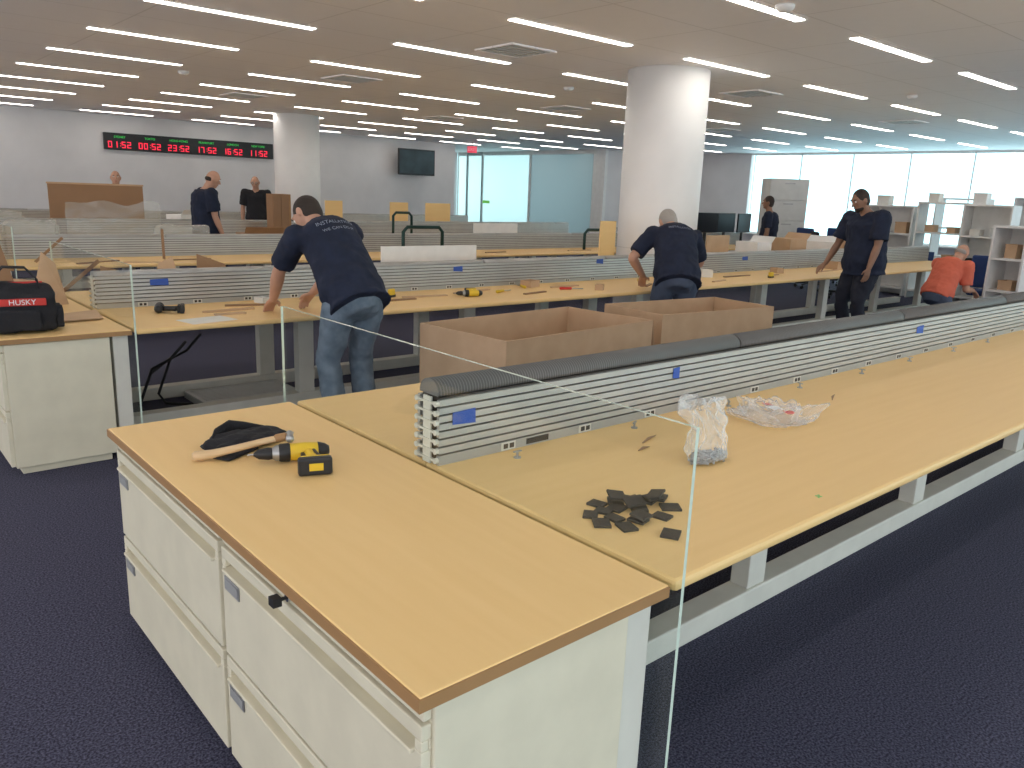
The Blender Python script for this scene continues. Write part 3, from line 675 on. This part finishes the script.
def shelving(loc,rz,w,h,label,d=.4,n=4,back=False,stuff=True):
    rt=root('shelving_unit',loc,rz,label=label,cat='shelving',group='white shelving units')
    for x in(0,w-.03): obj('side_panel',B(x,x+.03,0,d,0,h-.03),'white',rt)
    if back: obj('back_panel',B(.03,w-.03,d-.012,d,0,h-.03),'white',rt)
    Mz=Matrix.Rotation(rz,3,'Z')
    for k in range(n):
        z=.12+k*(h-.15)/(n-1) if k<n-1 else h-.03
        tp=k==n-1
        obj('shelf',B(0 if tp else .03,w if tp else w-.03,0 if tp else .01,d if tp else d-.02,z,z+.03),'white',rt)
        if stuff and k>=n-3 and not (tp and w<.6):
            for q in range(2 if w>.6 and not tp else 1):
                bw_=R.uniform(.14,.24); bh_=R.uniform(.10,.20); m=R.choice(['card','carbide','black','paper','white','card','bluefab','paper'])
                p=V(loc)+Mz@V((w*(.27+.46*q) if w>.6 else w/2,d*.45,z+.0305))
                b=root('parts_bin',p,rz,label={'card':'small brown cardboard parts bin on a shelf','carbide':'small grey parts bin on a shelf','black':'small black parts bin on a shelf','bluefab':'small blue parts bin on a shelf'}.get(m,'small white parts bin on a shelf'),cat='bin',group='parts bins')
                obj('bin_body',MB().box(-bw_/2,bw_/2,-.1,-.09,0,bh_).box(-bw_/2,bw_/2,.09,.1,0,bh_).box(-bw_/2,-bw_/2+.01,-.09,.09,0,bh_).box(bw_/2-.01,bw_/2,-.09,.09,0,bh_).box(-bw_/2+.01,bw_/2-.01,-.09,.09,0,.01),m,b)
                obj('front_lip',MB().box(-bw_/2-.006,bw_/2+.006,-.106,-.1,bh_-.02,bh_),m,b)
    return rt
Qh=-math.pi/2
shelving((15.0,7.2,0),Qh,.85,1.62,'white open shelving unit near the windows',back=True)
shelving((14.9,6.25,0),Qh,.80,1.70,'white open shelving unit near the windows')
shelving((14.6,5.38,0),Qh,.75,1.68,'white open shelving unit near the windows',back=True)
shelving((16.5,6.6,0),Qh,.9,1.80,'white open shelving unit near the windows',stuff=False)
shelving((17.0,5.4,0),Qh,.9,1.85,'white open shelving unit near the windows',back=True,stuff=False)
shelving((11.75,3.92,0),Qh-.2,.45,1.40,'low white shelving unit beside the kneeling worker',n=4,back=True)
shelving((12.3,3.35,0),Qh,.9,1.78,'tall white shelving unit by the wall of windows',n=5,back=True)
shelving((13.3,4.05,0),Qh,.6,1.72,'tall white shelving unit by the wall of windows',n=5,back=True)
# ---------------------------------------------------------------- people
def ik(a,c,l1,l2,pole):
    d=c-a; Ld=min(d.length,l1+l2-.004); dn=d.normalized(); c2=a+dn*Ld
    x=(l1*l1-l2*l2+Ld*Ld)/(2*Ld); h=math.sqrt(max(l1*l1-x*x,0)); p=V(pole); p=p-dn*p.dot(dn)
    if p.length<1e-4: p=dn.orthogonal()
    return a+dn*x+p.normalized()*h,c2
def remesh(o,vox,sm=3,fold=0):
    r=o.modifiers.new('remesh','REMESH'); r.mode='VOXEL'; r.voxel_size=vox; r.use_smooth_shade=True
    s=o.modifiers.new('smooth','SMOOTH'); s.factor=.5; s.iterations=sm
    if fold:
        d=o.modifiers.new('folds','DISPLACE'); d.texture=tex; d.strength=fold; d.mid_level=.5
def person(pos,yaw,label,pelvis=(0,0,.93),neck=(0,.02,1.47),look=(0,1,0),hup=None,lh=(-.27,.05,.80),rh=(.27,.05,.80),
           lf=(-.12,0,.085),rf=(.12,0,.085),lhd=(0,.1,-1),rhd=(0,.1,-1),shirt='navy',trous='denim',skin='skin',hair='hair',bald=False,
           vox=.0075,back=None,ep=((-.6,-.6,0),(.6,-.6,0)),kp=((-.1,1,0),(.1,1,0)),glasses=False,sc=1.0,build=1.0,lfd=(0,1,0),rfd=(0,1,0),curl=.5,loose=0.0,beard=False):
    rt=root('person',pos,yaw,label=label,cat='person'); rt.scale=(sc,)*3
    P=V(pelvis); N=V(neck); up=(N-P).normalized(); side=V((1,0,0)); side=(side-up*side.dot(up)).normalized(); fw=up.cross(side)
    Lt=(N-P).length; bw=build
    arch=fw*-.03
    tor=[(-.09,.145,.105,0),(0,.165,.118,0),(.12,.148,.108,.3),(.24,.142,.105,.8),(.36,.162,.115,1),(.44,.172,.112,.8),(.49,.14,.09,.4),(.525,.07,.062,0)]
    def tp(f,a): return P+up*(f/.54*Lt)+arch*a
    body=MB()
    body.tube([tp(f,a) for f,rw,rd,a in tor],[(rw*bw,rd*bw) for f,rw,rd,a in tor],n=18,side=side)
    shs=[N-up*.065+side*s_*.18*bw for s_ in(-1,1)]
    hips=[P-up*.03+side*s_*.092 for s_ in(-1,1)]
    arms=[];legs=[]
    for i,(tgt,hd) in enumerate(((V(lh),V(lhd)),(V(rh),V(rhd)))):
        el,wr=ik(shs[i],tgt,.295,.265,ep[i]); arms.append((shs[i],el,wr))
        body.ell(shs[i],(.062*bw,)*3)
        m1=shs[i].lerp(el,.45); m2=el.lerp(wr,.3)
        body.tube([shs[i],m1,el],[.055*bw,.049*bw,.040],n=14)
        body.tube([el,m2,wr],[.041,.044,.028],n=14)
        hd=hd.normalized(); s_=-1 if i==0 else 1
        hs=V((1,0,0)); hs=hs-hd*hs.dot(hd); hs=hs.normalized() if hs.length>.05 else V((0,1,0))
        pn=hd.cross(hs)
        if pn.z>0 and abs(hd.z)<.8: pn=-pn
        if abs(hd.z)>=.8: pn=V((-s_,0,0)); hs=V((0,1,0))
        hs=(hs-hd*hs.dot(hd)).normalized()
        tside=-s_ if abs(hd.z)<.8 else 1
        body.tube([wr,wr+hd*.03,wr+hd*.085],[(.026,.02),(.038,.016),(.041,.013)],n=14,side=hs)
        for q,(off,ln) in enumerate(((.031,.072),(.011,.080),(-.010,.075),(-.030,.060))):
            a=wr+hd*.088+hs*off*tside; b=a+hd*ln*.5+pn*ln*.12*curl*2; c=b+(hd*(1-curl*.7)+pn*curl).normalized()*ln*.5
            body.tube([a-hd*.02,a,b,c],[.0095,.0105,.0095,.008],n=8)
        a=wr+hd*.03+hs*.03*tside; b=a+(hd*.6+hs*tside*.7).normalized()*.035; c=b+(hd*.9+hs*tside*.2+pn*.3).normalized()*.03
        body.tube([a-hs*tside*.015,a,b,c],[.013,.013,.0115,.009],n=8)
    for i,f in enumerate((V(lf),V(rf))):
        kn,an=ik(hips[i],f,.445,.435,kp[i]); legs.append((hips[i],kn,an))
        body.tube([hips[i],hips[i].lerp(kn,.4),kn],[.085*bw,.075*bw,.052],n=14)
        body.tube([kn,kn.lerp(an,.33),an],[.052,.056,.036],n=14)
    lk=V(look).normalized(); hu=V(hup) if hup else (up*.5+V((0,0,.5))); hu=(hu-lk*hu.dot(lk)).normalized(); hs=lk.cross(hu).normalized()
    hc=N+hu*.165+lk*.035
    Rm=Matrix((hs,lk,hu)).transposed()
    body.tube([N-up*.03,N+hu*.04+lk*.008,hc-hu*.05-lk*.01],[.064,.058,.058],n=14)
    body.ell(hc,(.076,.096,.112),Rm=Rm,n=18,k=12)
    body.ell(hc-hu*.055+lk*.028,(.056,.062,.062),Rm=Rm)
    body.ell(hc-hu*.095+lk*.06,(.026,.024,.02),Rm=Rm)
    body.tube([hc+lk*.088+hu*.015,hc+lk*.106-hu*.018,hc+lk*.112-hu*.034],[.008,.011,.014],n=10)
    for s_ in(-1,1):
        body.ell(hc+hs*s_*.078-lk*.008-hu*.01,(.012,.022,.034),Rm=Rm)
        body.ell(hc+hs*s_*.033+lk*.078+hu*.03,(.026,.016,.009),Rm=Rm)
    bo=obj('body',body,skin,rt); remesh(bo,vox,2)
    for s_ in(-1,1):
        e=obj('eye',MB().ell(hc+hs*s_*.031+lk*.083+hu*.012,(.013,.010,.0095),Rm=Rm),'eye',rt,smooth=True)
        obj('iris',MB().ell(hc+hs*s_*.031+lk*.0915+hu*.012,(.0055,.003,.0055),Rm=Rm),'hair',e)
        obj('eyebrow',MB().ell(hc+hs*s_*.033+lk*.093+hu*.032,(.019,.005,.004),Rm=Rm),hair,rt)
    obj('mouth',MB().ell(hc+lk*.091-hu*.062,(.024,.006,.006),Rm=Rm),'lip',rt,smooth=True)
    if beard:
        bb=MB().ell(hc-hu*.080+lk*.032,(.056,.058,.040),Rm=Rm,n=16).ell(hc-hu*.100+lk*.062,(.030,.028,.024),Rm=Rm)
        bo2=obj('beard',bb,hair,rt); remesh(bo2,.008,2)
    if not bald:
        hb=MB().ell(hc-lk*.014+hu*.022,(.083,.096,.103),Rm=Rm,n=20,k=14).ell(hc-lk*.035-hu*.02,(.077,.07,.08),Rm=Rm)
        ho=obj('hair',hb,hair,rt); remesh(ho,.012,3)
    else:
        hb=MB().ell(hc-lk*.032-hu*.02,(.080,.072,.045),Rm=Rm,n=20,k=12)
        ho=obj('hair',hb,hair,rt); remesh(ho,.010,2)
    if glasses:
        g=MB()
        for s_ in(-1,1):
            c=hc+hs*s_*.033+lk*.104+hu*.01
            pts=[c+hs*math.cos(a)*.022+hu*math.sin(a)*.016 for a in [k*math.pi/5 for k in range(11)]]
            g.tube(pts,[.0022]*11,n=6); g.tube([c+hs*s_*.022,hc+hs*s_*.082+hu*.01],[.0022]*2,n=6)
        obj('glasses',g,'black',rt)
    sm=MB(); o_=.017+loose
    sm.tube([tp(-.13,0)]*(1 if loose else 0)+[tp(f,a) for f,rw,rd,a in tor[:7]]+[tp(.522,0)],
            [(.19*bw+loose,.145*bw+loose)]*(1 if loose else 0)+[(rw*bw+o_+(.014 if f<.3 else 0),rd*bw+o_+(.018 if f<.3 else .003)) for f,rw,rd,a in tor[:7]]+[(.078,.07)],n=20,side=side,caps=False)
    for s0_,el,wr in arms:
        e=s0_.lerp(el,.80)
        sm.ell(s0_,(.074*bw,)*3)
        sm.tube([s0_,s0_.lerp(el,.4),e],[.073*bw,.071*bw,.068*bw+loose*.5],n=16,caps=False)
        sm.tube([s0_,N-up*.10],[.07*bw,.08*bw],n=14)
    so=obj('shirt',sm,shirt,rt); remesh(so,.011,3,.026)
    tm=MB()
    tm.tube([tp(-.10,0),tp(0,0),tp(.10,0)],[(.155*bw,.118*bw),(.178*bw,.132*bw),(.168*bw,.124*bw)],n=20,side=side)
    for h_,kn,an in legs:
        tm.tube([h_,h_.lerp(kn,.35),h_.lerp(kn,.7),kn],[.100*bw,.095*bw,.080*bw,.074],n=16)
        e=an+ (an-kn).normalized()*.01
        tm.tube([kn,kn.lerp(an,.35),e],[.074,.076,.070],n=16,caps=False)
    to=obj('trousers',tm,trous,rt); remesh(to,.011,3,.028)
    for (h_,kn,an),fd in zip(legs,(lfd,rfd)):
        fd=V(fd).normalized(); s2=V((1,0,0)); s2=(s2-fd*s2.dot(fd)).normalized(); u2=s2.cross(fd)
        if u2.z<0 and abs(u2.z)>.3: u2=-u2
        b=an-u2*.045
        q=MB().tube([b-fd*.07,b-fd*.03,b+fd*.05,b+fd*.13,b+fd*.175],[(.032,.030),(.038,.04),(.042,.036),(.046,.028),(.036,.02)],n=16,side=s2)
        q.tube([b,an],[.04,.04],n=12)
        oo=obj('shoe',q,'black',rt); remesh(oo,.012,2)
    if back:
        for k,(tx,sz) in enumerate(back):
            c=tp(.43-k*.06,1)-fw*(.14*bw+.03)
            me=textmesh(tx,sz); me.materials.append(M['printf'])
            o=obj('lettering',me,[],rt)
            R3=Matrix((side,up,-fw)).transposed()
            o.matrix_local=Matrix.Translation(c)@R3.to_4x4()
            sw=o.modifiers.new('wrap','SHRINKWRAP'); sw.target=so; sw.wrap_method='PROJECT'; sw.use_project_z=True; sw.use_project_x=False; sw.use_project_y=False
            sw.use_negative_direction=True; sw.use_positive_direction=False; sw.offset=.004; sw.wrap_mode='ABOVE_SURFACE'
    return rt
person((2.42,4.26,0),-.02,'worker in navy T-shirt and jeans bending over the bench desk',pelvis=(0,.0,.95),neck=(-.03,.36,1.31),look=(-.35,.6,-.78),hup=(0,.75,.65),
       lh=(-.22,.68,.82),rh=(.06,.72,.82),lhd=(0,.75,-.6),rhd=(-.2,.75,-.6),lf=(-.12,-.02,.085),rf=(.11,.02,.085),back=(('INSTALLATION',.036),('WE CAN DO IT',.030)),ep=((-1,-.2,.1),(1,-.2,.1)),build=1.06,trous='denim',loose=.006)
person((5.78,4.42,0),-.55,'grey-haired worker in navy shirt and dark jeans leaning on the desk',pelvis=(0,.0,.92),neck=(.04,.30,1.29),look=(.0,.6,-.8),hup=(0,.8,.6),
       lh=(-.20,.34,.86),rh=(.16,.48,.86),lhd=(.2,.8,-.5),rhd=(-.1,.8,-.5),trous='denimd',hair='hairg',back=(('INSTALLATION',.030),),ep=((-1,-.5,.0),(1,-.2,.1)),build=1.10,loose=.008)
person((9.0,4.28,0),1.20,'bearded worker in loose navy T-shirt with a hand on the desk',pelvis=(0,0,.95),neck=(.03,.03,1.50),look=(.1,.9,-.38),
       lh=(-.25,.16,.87),rh=(.42,.20,.845),lhd=(.0,.2,-1),rhd=(.6,.4,-.65),trous='darktr',skin='skind',build=1.34,loose=.022,ep=((-.2,-1,0),(.3,-.8,.1)),beard=True)
person((11.0,4.2,0),-1.75,'balding worker in orange T-shirt kneeling on the carpet',pelvis=(0,0,.52),neck=(0,.28,.92),look=(.0,.8,-.6),hup=(0,.6,.8),
       lh=(-.10,.62,.66),rh=(.16,.52,.55),lhd=(0,.9,-.4),rhd=(0,.8,-.5),lf=(-.13,.30,.085),rf=(.12,-.40,.10),shirt='orange',trous='denimd',bald=True,hair='hairg',build=1.12,rfd=(0,-.2,-1),kp=((-.1,1,.3),(.1,1,-.6)),ep=((-.1,-.2,-1),(.1,-.3,-1)))
person((13.0,8.0,0),.5,'worker in dark clothing standing beside the storage tower',trous='darktr',vox=.011,sc=.97,skin='skind',build=1.15)
person((4.15,11.35,0),-1.65,'bald worker in navy T-shirt standing between desk rows',look=(.1,.9,-.35),bald=True,trous='darktr',vox=.011,lh=(-.25,.14,.86),rh=(.25,.14,.86),build=1.24,loose=.014,ep=((-.1,-1,0),(.1,-1,0)))
person((3.95,14.9,0),2.9,'bald worker standing behind a brown board',bald=True,trous='darktr',vox=.011,shirt='blackcloth',sc=.97)
person((6.50,15.1,0),2.6,'worker with glasses in a black shirt looking down',hair='hairg',bald=True,glasses=True,trous='darktr',vox=.011,shirt='blackcloth',look=(0,.9,-.3),sc=.99,build=1.15)
print('objects',len(bpy.data.objects))
